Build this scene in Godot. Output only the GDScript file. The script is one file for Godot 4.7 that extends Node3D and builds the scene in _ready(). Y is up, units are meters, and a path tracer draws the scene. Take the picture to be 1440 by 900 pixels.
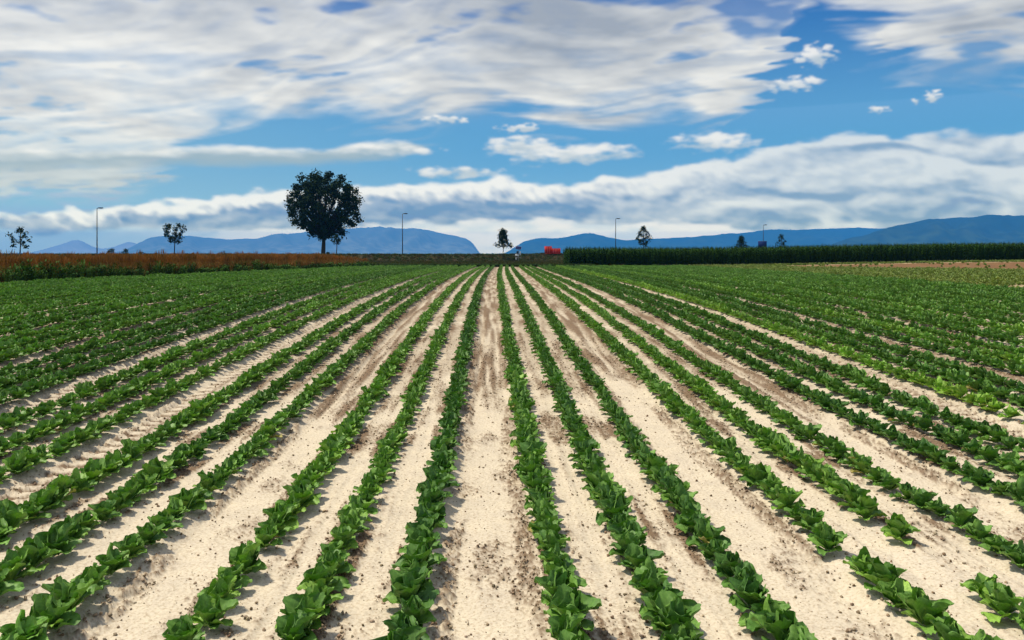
extends Node3D

# A cabbage field in rows below a cloudy summer sky. Metres, y up, the camera looks along -Z; d is the distance ahead (-z).

const EYE := 1.88
const HAZE := 0.00014
const HAZE_TOP := 340.0
const EXPOSURE := 1.2
const SUN := Vector3(-0.4145, 0.8829, -0.2204)
const HAZE_GLOW := Vector3(0.05, 0.215, 0.58)

var nz_a: FastNoiseLite
var nz_b: FastNoiseLite
var nz_c: FastNoiseLite
var nz_d: FastNoiseLite
var rng := RandomNumberGenerator.new()

func noise(seed_: int, freq: float, octaves: int) -> FastNoiseLite:
	var n := FastNoiseLite.new()
	n.seed = seed_
	n.noise_type = FastNoiseLite.TYPE_SIMPLEX_SMOOTH
	n.frequency = freq
	n.fractal_type = FastNoiseLite.FRACTAL_FBM if octaves > 1 else FastNoiseLite.FRACTAL_NONE
	n.fractal_octaves = octaves
	return n

func sstep(a: float, b: float, x: float) -> float:
	var t := clampf((x - a) / (b - a), 0.0, 1.0)
	return t * t * (3.0 - 2.0 * t)

func along(pts: Array, x: float) -> float:
	if x <= pts[0].x:
		return pts[0].y
	for i in range(1, pts.size()):
		if x < pts[i].x:
			var t: float = (x - pts[i - 1].x) / (pts[i].x - pts[i - 1].x)
			return lerpf(pts[i - 1].y, pts[i].y, t)
	return pts[-1].y

func srgb(r: float, g: float, b: float) -> Vector3:
	var c := Color(r / 255.0, g / 255.0, b / 255.0).srgb_to_linear()
	return Vector3(c.r, c.g, c.b)

# ---------------------------------------------------------------- sky

const SHEET := [Vector2(-180, 9), Vector2(-90, 5), Vector2(-52.24, 1.18), Vector2(-42.84, 2.18), Vector2(-33.21, 2.83), Vector2(-25.30, 3.39), Vector2(-22.25, 5.14), Vector2(-20.44, 8.10), Vector2(-15.26, 9.41), Vector2(-10.30, 9.40), Vector2(-5.19, 9.51), Vector2(-1.04, 10.56), Vector2(3.12, 9.43), Vector2(6.74, 9.38), Vector2(12.31, 10.42), Vector2(16.70, 9.39), Vector2(17.9, 10.60), Vector2(18.68, 12.71), Vector2(19.0, 15.2), Vector2(19.8, 16.4), Vector2(20.64, 15.8), Vector2(21.80, 14.89), Vector2(24.66, 13.34), Vector2(25.30, 12.15), Vector2(29.01, 11.24), Vector2(33.21, 10.47), Vector2(41.70, 8.38), Vector2(53.38, 7.32), Vector2(90, 12), Vector2(180, 9)]
const BANK := [Vector2(-180, 4.5), Vector2(-100, 3.5), Vector2(-45.52, 2.08), Vector2(-33.21, 2.66), Vector2(-31.35, 2.93), Vector2(-28.61, 2.88), Vector2(-25.30, 3.25), Vector2(-22.69, 3.50), Vector2(-20.90, 3.79), Vector2(-17.65, 4.16), Vector2(-15.26, 4.30), Vector2(-12.80, 4.3), Vector2(-10.81, 4.70), Vector2(-9.04, 5.08), Vector2(-4.16, 5.39), Vector2(0.00, 5.56), Vector2(4.16, 5.34), Vector2(7.25, 5.67), Vector2(10.30, 6.08), Vector2(14.28, 6.63), Vector2(17.18, 7.18), Vector2(19.98, 7.64), Vector2(23.14, 8.15), Vector2(25.73, 7.90), Vector2(27.80, 7.76), Vector2(33.21, 7.27), Vector2(41.70, 6.08), Vector2(53.38, 4.6), Vector2(110, 5.5), Vector2(180, 4.5)]
const STREAK := [Vector2(-42.84, 4.99), Vector2(-33.21, 5.91), Vector2(-29.41, 6.24), Vector2(-23.14, 6.82), Vector2(-18.12, 6.90), Vector2(-13.79, 7.15), Vector2(-9.80, 7.60), Vector2(-5.45, 7.93)]
const PUFFS := [Vector4(4.2, 7.30, 5.2, 0.80), Vector4(0.6, 8.0, 2.3, 0.75), Vector4(0.78, 9.14, 1.56, 0.36), Vector4(-4.16, 6.00, 3.21, 0.42), Vector4(14.38, 7.97, 3.03, 0.81), Vector4(-4.78, 9.77, 1.45, 0.31), Vector4(19.98, 11.59, 1.66, 0.49), Vector4(21.35, 13.38, 1.27, 0.73), Vector4(25.22, 9.52, 0.68, 0.24), Vector4(28.33, 10.07, 0.48, 0.37), Vector4(27.27, 9.86, 0.33, 0.19), Vector4(-9.0, 7.50, 3.4, 0.42)]

var sk_big: FastNoiseLite
var sk_mid: FastNoiseLite
var sk_fine: FastNoiseLite

func bank_density(az: float, el: float, d: Vector3) -> float:
	# > 0 inside the roll of cloud along the mountains, with billows along its upper edge
	var top := along(BANK, az)
	var left := sstep(-8.0, -20.0, az)
	var w := sk_mid.get_noise_3d(d.x * 9.0, d.y * 22.0, d.z * 9.0)
	var f := sk_fine.get_noise_3d(d.x * 26.0, d.y * 60.0, d.z * 26.0)
	return (top - el) + w * lerpf(0.55, 0.9, left) + f * lerpf(0.30, 0.5, left)

func cloud_relief(az: float, el: float) -> float:
	var bend := sk_big.get_noise_2d(az * 0.08, el * 0.2)
	return sk_big.get_noise_2d(az * 0.075 + el * 0.12 + bend * 0.6, el * 0.27 + bend * 0.5) + 0.30 * sk_mid.get_noise_2d(az * 0.30 + el * 0.45 + bend, el * 0.5 - az * 0.06) + 0.13 * sk_fine.get_noise_2d(az * 0.9 + el * 1.1, el * 1.7 - az * 0.3)

func sky_at(d: Vector3) -> Vector3:
	var az := rad_to_deg(atan2(d.x, -d.z))
	var el := rad_to_deg(asin(clampf(d.y, -1.0, 1.0)))
	# clear air
	var up := clampf(el / 20.0, 0.0, 1.0)
	var c := srgb(148, 196, 228).lerp(srgb(98, 164, 214), sstep(0.0, 0.4, up)).lerp(srgb(44, 108, 182), sstep(0.35, 1.0, up))
	c = c.lerp(srgb(30, 80, 155), sstep(20.0, 70.0, el))
	c = c.lerp(srgb(150, 190, 212), sstep(5.0, -30.0, az) * 0.35 * sstep(14.0, 6.0, el))
	# high sheet of thin cloud, drawn out in streaks
	var k := 1.0 / (maxf(d.y, 0.0) + 0.16)
	var px := d.x * k
	var pz := d.z * k
	var ca := 0.93 * px + 0.36 * pz
	var cb := -0.36 * px + 0.93 * pz
	var warp := sk_big.get_noise_2d(ca * 0.6, cb * 0.7)
	cb += warp * 0.3
	var streak := sk_mid.get_noise_2d(ca * 0.7, cb * 2.4)
	var thread := sk_fine.get_noise_2d(ca * 1.6, cb * 7.5)
	var tuft := sk_mid.get_noise_2d(px * 3.4 + 40.0, pz * 5.0)
	var lump := sk_big.get_noise_3d(d.x * 3.2 + 3.0, d.y * 8.0, d.z * 3.2)
	var edge := along(SHEET, az + thread * 2.2 + tuft * 1.4 - (el - 12.0) * 0.25)
	var inside := el - edge + streak * 1.6 + thread * 1.0 + lump * 0.8 + tuft * 0.9
	var cover := sstep(-0.8, 2.0, inside)
	cover *= clampf(0.92 + streak * 0.25 + thread * 0.28 + lump * 0.2 + tuft * 0.25, 0.0, 1.0)
	# torn places in the sheet, near its top
	var torn := sk_mid.get_noise_3d(d.x * 4.0 + 11.0, d.y * 13.0 + 5.0, d.z * 4.0) + thread * 0.4 + tuft * 0.6
	cover *= 1.0 - 0.85 * sstep(0.1, 0.6, torn - 0.14 + 0.42 * sstep(14.0, 18.5, el) - 0.35 * sstep(9.0, 2.0, absf(az - 5.0)))
	var side_lit := tuft - sk_mid.get_noise_2d(px * 3.4 + 39.88, pz * 5.0 - 0.12)
	var grey := clampf(0.30 - side_lit * 0.38 + lump * 0.5 + streak * 0.35 + 0.5 * sstep(11.0, 18.0, el) * sstep(16.0, 2.0, absf(az - 3.0)) - thread * 0.3 + tuft * 0.2, 0.0, 1.0)
	var body := srgb(236, 236, 234).lerp(srgb(160, 170, 186), grey)
	body = body.lerp(srgb(188, 205, 214), 0.55 * sstep(9.0, 4.0, el) * sstep(-12.0, -24.0, az))
	c = c.lerp(body, clampf(cover, 0.0, 0.97))
	# the long lens-shaped streak and the small separate clouds
	var fine := sk_fine.get_noise_3d(d.x * 20.0 + 7.0, d.y * 70.0, d.z * 20.0)
	var mid := sk_mid.get_noise_3d(d.x * 10.0 + 2.0, d.y * 26.0, d.z * 10.0)
	if az > -60.0 and az < 40.0 and el < 16.0:
		var line := along(STREAK, az) + mid * 0.3
		var half := 0.62 * sstep(-4.6, -9.0, az) * (0.8 + mid * 0.5)
		var up_side := sstep(-0.22, 0.26, line + half * 0.7 - el + fine * 0.20)
		var low_side := sstep(-half * 1.1 - 0.1, 0.15, el - line + half + fine * 0.25)
		c = c.lerp(srgb(160, 182, 198).lerp(srgb(238, 239, 238), sstep(-0.4, 0.45, el - line + fine * 0.35)), up_side * low_side * 0.9 * sstep(-4.6, -7.0, az))
		for i in PUFFS.size():
			var q: Vector4 = PUFFS[i]
			var u := (az - q.x) / q.z
			var v := (el - q.y) / q.w
			if absf(u) < 2.0 and absf(v) < 3.0:
				var ps := 2.4 / (q.z + 0.5)
				var rag := sk_fine.get_noise_2d(az * 0.55 * (0.6 + ps) + i * 9.0, el * 1.3 * (0.6 + ps))
				var r := 1.0 + rag * (1.4 if q.z < 2.0 else 0.75) - u * u * (1.0 if u > 0.0 else 0.8) - v * v * (1.1 if v > 0.0 else 0.75) + mid * 0.6 + fine * 0.5
				c = c.lerp(srgb(190, 204, 216).lerp(srgb(240, 240, 240), sstep(-0.8, 0.6, v + fine)), sstep(-0.1, 1.1, r) * 0.92)
	# the roll of cloud over the mountains
	var b := bank_density(az, el, d)
	if b > -0.6:
		var left := sstep(-9.0, -14.0, az)
		var right := sstep(2.0, 24.0, az)
		var top := along(BANK, az)
		var depth := top - el
		var sun_side := b - bank_density(az - 0.35, el + 0.3, (d + Vector3(-0.0061, 0.0052, 0.0)).normalized())
		var roll := sk_mid.get_noise_3d(d.x * 5.0 + 20.0, d.y * 15.0, d.z * 5.0)
		var drape := sk_fine.get_noise_2d(az * 0.9 + el * 0.9, el * 0.7 - az * 0.25)
		var thick := lerpf(lerpf(1.7, 1.25, left), 3.6, right)
		var rel := cloud_relief(az, el)
		var facing := rel - cloud_relief(az - 0.6, el + 0.5)
		var dark := sstep(0.25, thick, depth + roll * lerpf(1.0, 2.0, right) + drape * 0.5)
		var shade := srgb(112, 152, 198).lerp(srgb(136, 168, 203), right)
		var lit := srgb(240, 241, 242).lerp(srgb(208, 219, 230), right * 0.85)
		var tone_mid := dark * 0.98 - sun_side * 0.45 + fine * 0.14 - facing * 0.3
		var tone_right := 0.34 - facing * 0.6 - rel * 0.62 + 0.34 * sstep(1.6, 5.2, depth + roll) - 0.3 * sstep(1.0, 0.0, depth) - sun_side * 0.25
		var bc := lit.lerp(shade, clampf(lerpf(tone_mid, tone_right, right), 0.0, 1.0))
		# brighter clouds low behind the roll, and the pale air under it
		var low := lerpf(lerpf(2.35, 1.55, right), 1.5, left) + mid * 0.75 + fine * 0.28
		var under := sstep(0.22, -0.18, el - low)
		var pale := srgb(206, 219, 234).lerp(srgb(236, 236, 240), sstep(-0.5, 0.6, roll + fine * 0.9 + mid))
		pale = pale.lerp(srgb(150, 194, 226), 0.75 * sstep(-15.0, -30.0, az))
		bc = bc.lerp(pale, under * 0.92)
		c = c.lerp(bc, sstep(-0.12, 0.30, b) * lerpf(0.97, 0.93, left))
	# glow added round the sun to fill shadows, modelled on forward scatter in cloud
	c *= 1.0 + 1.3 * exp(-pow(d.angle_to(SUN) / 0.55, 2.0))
	return c

func clear_of_haze(c: Vector3, d: Vector3) -> Vector3:
	# the radiance above the haze that the eye, looking through it, sees as c
	var path := minf(HAZE_TOP / maxf(d.y, 0.001), 11300.0)
	var t := exp(-HAZE * path)
	var s := (c - HAZE_GLOW * (1.0 - t)) / t
	return Vector3(maxf(s.x, 0.0), maxf(s.y, 0.0), maxf(s.z, 0.0))

func sky_part(w: int, h: int, az0: float, az1: float, el1: float, el0: float) -> Image:
	var data := PackedFloat32Array()
	data.resize(w * h * 3)
	var at := 0
	for j in h:
		var el := deg_to_rad(lerpf(el1, el0, (j + 0.5) / h))
		for i in w:
			var az := deg_to_rad(lerpf(az0, az1, (i + 0.5) / w))
			var dir := Vector3(sin(az) * cos(el), sin(el), -cos(az) * cos(el))
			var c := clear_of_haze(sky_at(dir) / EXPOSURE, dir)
			data[at] = c.x
			data[at + 1] = c.y
			data[at + 2] = c.z
			at += 3
	return Image.create_from_data(w, h, false, Image.FORMAT_RGBF, data.to_byte_array())

func make_sky() -> PanoramaSkyMaterial:
	sk_big = noise(11, 1.0, 3)
	sk_mid = noise(12, 1.0, 4)
	sk_fine = noise(13, 1.0, 4)
	sk_fine.fractal_gain = 0.42
	var w := 4096
	var h := 2048
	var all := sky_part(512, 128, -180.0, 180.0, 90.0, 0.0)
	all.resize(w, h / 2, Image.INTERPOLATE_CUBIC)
	var pic := Image.create_empty(w, h, false, Image.FORMAT_RGBF)
	pic.fill(Color(0.30, 0.30, 0.24))
	pic.blit_rect(all, Rect2i(0, 0, w, h / 2), Vector2i.ZERO)
	# the part of the sky ahead, finer: 80 degrees wide, 24 high
	var x0 := 1593
	var x1 := 2503
	var rows := 273
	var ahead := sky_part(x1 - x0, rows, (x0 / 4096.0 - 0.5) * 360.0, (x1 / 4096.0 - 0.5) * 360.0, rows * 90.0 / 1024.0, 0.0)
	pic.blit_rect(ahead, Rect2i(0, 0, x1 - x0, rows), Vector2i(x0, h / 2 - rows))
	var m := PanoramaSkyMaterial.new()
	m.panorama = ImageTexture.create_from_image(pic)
	return m

func set_up_view() -> void:
	var cam := Camera3D.new()
	cam.name = "camera"
	cam.projection = Camera3D.PROJECTION_FRUSTUM
	cam.near = 0.1
	cam.far = 60000.0
	cam.size = 0.1 * 900.0 / 1100.0
	cam.frustum_offset = Vector2(0.0, -0.1 * 93.0 / 1100.0)
	cam.position = Vector3(0, EYE, 0)
	add_child(cam)
	cam.current = true
	var e := Environment.new()
	e.background_mode = Environment.BG_SKY
	var sky := Sky.new()
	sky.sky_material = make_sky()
	e.sky = sky
	e.sky_rotation = Vector3(0, PI, 0)
	e.tonemap_mode = Environment.TONE_MAPPER_LINEAR
	e.tonemap_exposure = EXPOSURE
	e.sdfgi_enabled = true
	e.ssao_enabled = true
	e.ssil_enabled = true
	e.fog_enabled = true
	e.fog_density = HAZE
	e.fog_light_color = Color(0.06, 0.40, 1.0).linear_to_srgb()
	var we := WorldEnvironment.new()
	we.name = "environment"
	we.environment = e
	add_child(we)
	var sun := DirectionalLight3D.new()
	sun.name = "sun"
	sun.light_color = Color(1.0, 0.96, 0.89)
	sun.light_energy = 1.4
	sun.light_angular_distance = 5.0
	sun.shadow_enabled = true
	sun.basis = Basis.looking_at(-SUN)
	add_child(sun)

# ---------------------------------------------------------------- helpers

var counts := {}

func numbered(called: String) -> String:
	var n: int = counts.get(called, 0)
	counts[called] = n + 1
	return called if n == 0 else "%s_%03d" % [called, n]

func tag(o: Node3D, label: String, category: String, group := "", kind := "") -> void:
	if label:
		o.set_meta("label", label)
	if category:
		o.set_meta("category", category)
	if group:
		o.set_meta("group", group)
	if kind:
		o.set_meta("kind", kind)

func thing(called: String, at: Vector3, label: String, category: String, group := "") -> Node3D:
	var o := Node3D.new()
	o.name = numbered(called)
	add_child(o)
	o.position = at
	tag(o, label, category, group)
	return o

func part(called: String, mesh: Mesh, m: Material, parent: Node) -> MeshInstance3D:
	var o := MeshInstance3D.new()
	o.name = called
	o.mesh = mesh
	o.material_override = m
	parent.add_child(o, true)
	return o

func plain(c: Color, rough := 0.8, metal := 0.0) -> StandardMaterial3D:
	var m := StandardMaterial3D.new()
	m.albedo_color = c.linear_to_srgb()
	m.roughness = rough
	m.metallic = metal
	m.metallic_specular = 0.2
	return m

func tinted(rough := 0.7, specular := 0.4) -> StandardMaterial3D:
	var m := StandardMaterial3D.new()
	m.vertex_color_use_as_albedo = true
	m.roughness = rough
	m.metallic_specular = specular
	return m

func leafy(glow: Color, rough := 0.5, specular := 0.45) -> StandardMaterial3D:
	var m := tinted(rough, specular)
	m.backlight_enabled = true
	m.backlight = glow
	m.cull_mode = BaseMaterial3D.CULL_DISABLED
	return m

func begin() -> SurfaceTool:
	var st := SurfaceTool.new()
	st.begin(Mesh.PRIMITIVE_TRIANGLES)
	return st

func tri(st: SurfaceTool, a: Vector3, b: Vector3, c: Vector3) -> void:
	st.add_vertex(a)
	st.add_vertex(b)
	st.add_vertex(c)

func quad(st: SurfaceTool, a: Vector3, b: Vector3, c: Vector3, d: Vector3) -> void:
	tri(st, a, b, c)
	tri(st, a, c, d)

func tube(st: SurfaceTool, a: Vector3, b: Vector3, ra: float, rb: float, sides := 8, caps := true) -> void:
	var ax := (b - a).normalized()
	var u := ax.cross(Vector3.RIGHT if absf(ax.x) < 0.8 else Vector3.UP).normalized()
	var v := ax.cross(u)
	for i in sides:
		var p := TAU * i / sides
		var q := TAU * (i + 1) / sides
		var e := u * cos(p) + v * sin(p)
		var f := u * cos(q) + v * sin(q)
		quad(st, a + e * ra, b + e * rb, b + f * rb, a + f * ra)
		if caps:
			tri(st, a, a + e * ra, a + f * ra)
			tri(st, b, b + f * rb, b + e * rb)

func box(st: SurfaceTool, lo: Vector3, hi: Vector3, turn := Transform3D()) -> void:
	var p := []
	for i in 8:
		p.append(turn * Vector3(hi.x if i & 1 else lo.x, hi.y if i & 2 else lo.y, hi.z if i & 4 else lo.z))
	for f in [[0, 2, 3, 1], [4, 5, 7, 6], [0, 4, 6, 2], [1, 3, 7, 5], [2, 6, 7, 3], [0, 1, 5, 4]]:
		quad(st, p[f[3]], p[f[2]], p[f[1]], p[f[0]])

func done(st: SurfaceTool) -> ArrayMesh:
	st.index()
	st.generate_normals()
	return st.commit()

func flat(st: SurfaceTool) -> ArrayMesh:
	st.generate_normals()
	return st.commit()

func scatter(called: String, mesh: Mesh, m: Material, where: Array, tints: Array, parent: Node) -> MultiMeshInstance3D:
	var mm := MultiMesh.new()
	mm.transform_format = MultiMesh.TRANSFORM_3D
	mm.use_colors = true
	mm.mesh = mesh
	mm.instance_count = where.size()
	for i in where.size():
		mm.set_instance_transform(i, where[i])
		mm.set_instance_color(i, tints[i])
	var o := MultiMeshInstance3D.new()
	o.name = called
	o.multimesh = mm
	o.material_override = m
	parent.add_child(o, true)
	return o

func jitter(c: Color, by: float) -> Color:
	var k := 1.0 + rng.randf_range(-by, by)
	return Color(clampf(c.r * k * (1.0 + rng.randf_range(-by, by) * 0.4), 0.0, 1.0), clampf(c.g * k, 0.0, 1.0), clampf(c.b * k * (1.0 + rng.randf_range(-by, by) * 0.4), 0.0, 1.0))

# ---------------------------------------------------------------- lie of the land

const PROFILE := [Vector2(-60, 1.9), Vector2(2, 1.885), Vector2(4, 1.89), Vector2(6.2, 1.905), Vector2(8.5, 1.86), Vector2(10.5, 1.775), Vector2(13, 1.68), Vector2(17, 1.54), Vector2(21, 1.42), Vector2(28, 1.31), Vector2(35, 1.255), Vector2(50, 1.245), Vector2(76, 1.27), Vector2(95, 1.32), Vector2(115, 1.40), Vector2(140, 1.45)]
const WHEAT_EDGE := [Vector2(-40, -42), Vector2(0, -31), Vector2(20, -25.5), Vector2(33.5, -21.9), Vector2(49, -18.7), Vector2(77, -14.6)]
const BED := 1.8
const FIELD_END := 77.0
const CROP_RIGHT := 18.9
const CORN_FRONT := 79.5

var heights := PackedFloat32Array()

func make_profile() -> void:
	for i in 1000:
		var d := -50.0 + i * 0.25
		var s := 0.0
		for k in 9:
			s += along(PROFILE, d + (k - 4) * 0.6 * clampf(d / 20.0, 0.5, 2.0))
		heights.append(EYE - s / 9.0)

func road_side(x: float, d: float) -> float:
	return (d - 145.0 - 0.5 * x) * 0.894

func land(x: float, d: float) -> float:
	var t := clampf((d + 50.0) * 4.0, 0.0, 998.0)
	var i := int(t)
	var h := lerpf(heights[i], heights[i + 1], t - i)
	if d > 25.0:
		if x > 10.0:
			h += sstep(28.0, 80.0, d) * sstep(14.0, 52.0, x) * 0.5
		var r := road_side(x, d)
		if r > -10.0:
			h = lerpf(h, 1.74, sstep(-9.0, -1.0, r))
			h -= 0.25 * sstep(12.0, 40.0, r)
			h += 0.22 * exp(-((x - 6.9) * (x - 6.9) / 6.0 + (r + 1.6) * (r + 1.6) / 4.0))
	return h

func row_shift(d: float) -> float:
	return -0.0336 * d + 0.0002 * d * d

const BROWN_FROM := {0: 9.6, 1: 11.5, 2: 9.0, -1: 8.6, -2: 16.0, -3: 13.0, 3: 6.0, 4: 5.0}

func soil(off: float, d: float) -> Vector2:
	# (height of the relief, how far the soil is brown crumbs and not pale crust)
	var k := roundf(off / BED)
	var o := off - BED * k
	var ao := absf(o)
	var wide := nz_a.get_noise_2d(off * 1.1, d * 0.55)
	var lines := nz_b.get_noise_2d(off * 6.0, d * 0.28 + 30.0)
	var fine := nz_c.get_noise_2d(off * 9.0, d * 9.0)
	var h := wide * 0.014
	var b := 0.0
	if ao < 0.33:
		var inn := sstep(0.33, 0.2, ao)
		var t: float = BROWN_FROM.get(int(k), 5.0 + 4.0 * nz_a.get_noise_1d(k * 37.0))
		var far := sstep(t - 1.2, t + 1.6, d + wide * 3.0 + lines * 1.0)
		var gate := sstep(-0.30, 0.12, nz_d.get_noise_2d(off * 0.9 + signf(o) * 9.0, d * 0.35) + 0.12)
		var rim := sstep(0.12, 0.19, ao + lines * 0.06 + fine * 0.03) * sstep(0.345, 0.28, ao + fine * 0.03) * gate
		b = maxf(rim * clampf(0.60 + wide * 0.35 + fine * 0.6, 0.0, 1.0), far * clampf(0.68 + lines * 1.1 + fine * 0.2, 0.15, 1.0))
		b = maxf(b, clampf((wide - 0.2) * 2.2 + fine * 0.6, 0.0, 0.6))
		h -= 0.038 * inn
		h += 0.024 * exp(-pow((ao - 0.23) / 0.05, 2.0)) * gate * (0.8 + fine * 1.4 + lines * 0.6)
		h -= 0.022 * far * exp(-pow((o + 0.13 + lines * 0.02) / 0.03, 2.0))
		h += far * lines * 0.02
		if k == -2.0 or k == -3.0 or k == 3.0:
			var q := d / (0.22 if k == -2.0 else 0.2) + ao * 2.2 + wide * 0.7 + (0.5 if o > 0.0 else 0.0)
			var w := sstep(0.27, 0.33, absf(q - roundf(q)) + fine * 0.08 + lines * 0.08)
			var lug := w * sstep(0.02, 0.06, ao) * sstep(0.30, 0.2, ao + lines * 0.08) * (1.0 if k == -2.0 else sstep(5.0, 9.0, d))
			h -= 0.014 * lug
			b = maxf(b * 0.5, lug * clampf(0.95 + fine, 0.0, 1.0))
			b = maxf(b, 0.8 * exp(-pow((o + 0.02 + lines * 0.08) / 0.06, 2.0)) * clampf(0.7 + wide + fine, 0.0, 1.0))
	else:
		var to_row := minf(absf(ao - 0.39), absf(ao - 0.9))
		b = clampf(0.0 + wide * 0.5 + lines * 0.8 + fine * 0.45, 0.0, 0.9)
		b += 0.38 * sstep(-0.12, 0.12, wide + lines * 0.5 + clampf((d - 9.0) * 0.2, -0.5, 0.5)) + 0.35 * exp(-pow((to_row - 0.13) / 0.05, 2.0)) * clampf(wide * 2.0 + fine, 0.0, 1.0)
		h += 0.014 * exp(-pow(to_row / 0.1, 2.0)) + lines * 0.012
	var grit := nz_c.get_noise_2d(off * 27.0 + 50.0, d * 27.0)
	b = clampf(lerpf(b, sstep(0.18, 0.95, b + grit * 0.85), lerpf(0.85, 0.25, sstep(7.0, 14.0, d))), 0.0, 1.0)
	h += fine * (0.004 + 0.012 * b) + grit * (0.0015 + 0.012 * b)
	return Vector2(h, b)

func ground_at(x: float, d: float) -> float:
	var h := land(x, d)
	var off := x - row_shift(d)
	if d < FIELD_END and off < CROP_RIGHT and x > along(WHEAT_EDGE, d):
		h += soil(off, d).x
	return h

func make_ground() -> void:
	var ds := PackedFloat32Array()
	for v in [-3000.0, -600.0, -150.0, -50.0, -20.0, -9.0, -4.0, -1.0, 0.5, 1.4]:
		ds.append(v)
	var d := 1.9
	while d < 84.0:
		ds.append(d)
		d *= 1.0052
	while d < 260.0:
		ds.append(d)
		d *= 1.012
	while d < 11000.0:
		ds.append(d)
		d *= 1.12
	var side: Array[float] = [0.4, 1.2, 3.0, 7.0, 14.0, 28.0, 60.0, 140.0, 400.0, 1500.0, 4000.0]
	var inner := 860
	var cols := inner + 2 * side.size()
	var n := ds.size() * cols
	var pos := PackedVector3Array()
	var nor := PackedVector3Array()
	var col := PackedColorArray()
	pos.resize(n)
	nor.resize(n)
	col.resize(n)
	var pale := Color(0.565, 0.495, 0.375)
	var brown := Color(0.190, 0.132, 0.084)
	var at := 0
	for j in ds.size():
		d = ds[j]
		var half := 0.72 * (maxf(d, 1.9) + 1.4)
		var edge := along(WHEAT_EDGE, d)
		for i in cols:
			var x: float
			if i < side.size():
				x = -half - side[side.size() - 1 - i]
			elif i >= side.size() + inner:
				x = half + side[i - side.size() - inner]
			else:
				x = lerpf(-half, half, (i - side.size()) / float(inner - 1))
			x += 0.5 * row_shift(clampf(d, 0.0, 80.0))
			var h := land(x, d)
			var off := x - row_shift(clampf(d, -5.0, 90.0))
			var c := Color(0.055, 0.105, 0.026)
			if d > -30.0 and d < FIELD_END and x > edge and off < CROP_RIGHT:
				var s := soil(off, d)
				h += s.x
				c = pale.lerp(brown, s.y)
				var g := nz_d.get_noise_2d(x * 3.0, d * 3.0) * 0.10
				c = Color(c.r * (1.0 + g), c.g * (1.0 + g), c.b * (1.0 + g * 0.8))
			elif d < 300.0 and d > -60.0:
				var g := nz_d.get_noise_2d(x * 0.9, d * 0.5)
				var g2 := nz_c.get_noise_2d(x * 2.0, d * 2.0)
				if d < CORN_FRONT - 0.5 and off >= CROP_RIGHT:
					c = Color(0.42, 0.34, 0.20).lerp(Color(0.27, 0.20, 0.11), clampf(0.5 + g + g2, 0.0, 1.0))
					if in_brown_strip(x, d):
						c = Color(0.16, 0.085, 0.038).lerp(Color(0.22, 0.13, 0.06), clampf(0.3 + g + g2 * 0.8, 0.0, 1.0))
					h += g2 * 0.015
				elif x <= edge and d < FIELD_END:
					c = Color(0.13, 0.10, 0.05)
				elif road_side(x, d) > 16.0:
					c = Color(0.07, 0.15, 0.03)
				elif x > 5.0 and d < CORN_FRONT + 8.0:
					c = Color(0.13, 0.10, 0.06)
				else:
					c = Color(0.026, 0.04, 0.011).lerp(Color(0.055, 0.038, 0.017), clampf(0.45 + g * 0.9 + g2, 0.0, 1.0))
					h += g * 0.05 + g2 * 0.03
			pos[at] = Vector3(x, h, -d)
			col[at] = c
			at += 1
	var rows := ds.size()
	at = 0
	for j in rows:
		var ja := maxi(j - 1, 0) * cols
		var jb := mini(j + 1, rows - 1) * cols
		var jj := j * cols
		for i in cols:
			var u := pos[jj + mini(i + 1, cols - 1)] - pos[jj + maxi(i - 1, 0)]
			var v := pos[jb + i] - pos[ja + i]
			nor[at] = u.cross(v).normalized()
			at += 1
	var idx := PackedInt32Array()
	idx.resize((rows - 1) * (cols - 1) * 6)
	at = 0
	for j in rows - 1:
		var p := j * cols
		for i in cols - 1:
			idx[at] = p
			idx[at + 1] = p + cols
			idx[at + 2] = p + 1
			idx[at + 3] = p + 1
			idx[at + 4] = p + cols
			idx[at + 5] = p + cols + 1
			at += 6
			p += 1
	var arr := []
	arr.resize(Mesh.ARRAY_MAX)
	arr[Mesh.ARRAY_VERTEX] = pos
	arr[Mesh.ARRAY_NORMAL] = nor
	arr[Mesh.ARRAY_COLOR] = col
	arr[Mesh.ARRAY_INDEX] = idx
	var mesh := ArrayMesh.new()
	mesh.add_surface_from_arrays(Mesh.PRIMITIVE_TRIANGLES, arr)
	var m := tinted(0.95, 0.2)
	var grain := NoiseTexture2D.new()
	grain.width = 1024
	grain.height = 1024
	grain.seamless = true
	var fn := noise(5, 0.035, 5)
	fn.fractal_gain = 0.72
	grain.noise = fn
	var ramp := Gradient.new()
	ramp.offsets = PackedFloat32Array([0.0, 0.36, 0.5, 0.72, 1.0])
	ramp.colors = PackedColorArray([Color(0.70, 0.64, 0.58), Color(0.92, 0.905, 0.885), Color(0.97, 0.965, 0.96), Color(0.99, 0.99, 0.985), Color(1, 1, 1)])
	grain.color_ramp = ramp
	m.albedo_texture = grain
	m.uv1_triplanar = true
	m.uv1_world_triplanar = true
	m.uv1_scale = Vector3(0.9, 0.9, 0.9)
	m.heightmap_enabled = true
	var rel := NoiseTexture2D.new()
	rel.width = 1024
	rel.height = 1024
	rel.seamless = true
	rel.noise = noise(6, 0.03, 5)
	m.heightmap_texture = rel
	m.heightmap_scale = 0.4
	var o := part("ground", mesh, m, self)
	tag(o, "", "", "", "structure")

func in_brown_strip(x: float, d: float) -> bool:
	return d > 45.0 + maxf(0.0, 40.0 - x) * 1.2 and d < 75.0 and x > 24.0

# ---------------------------------------------------------------- cabbages

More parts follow.
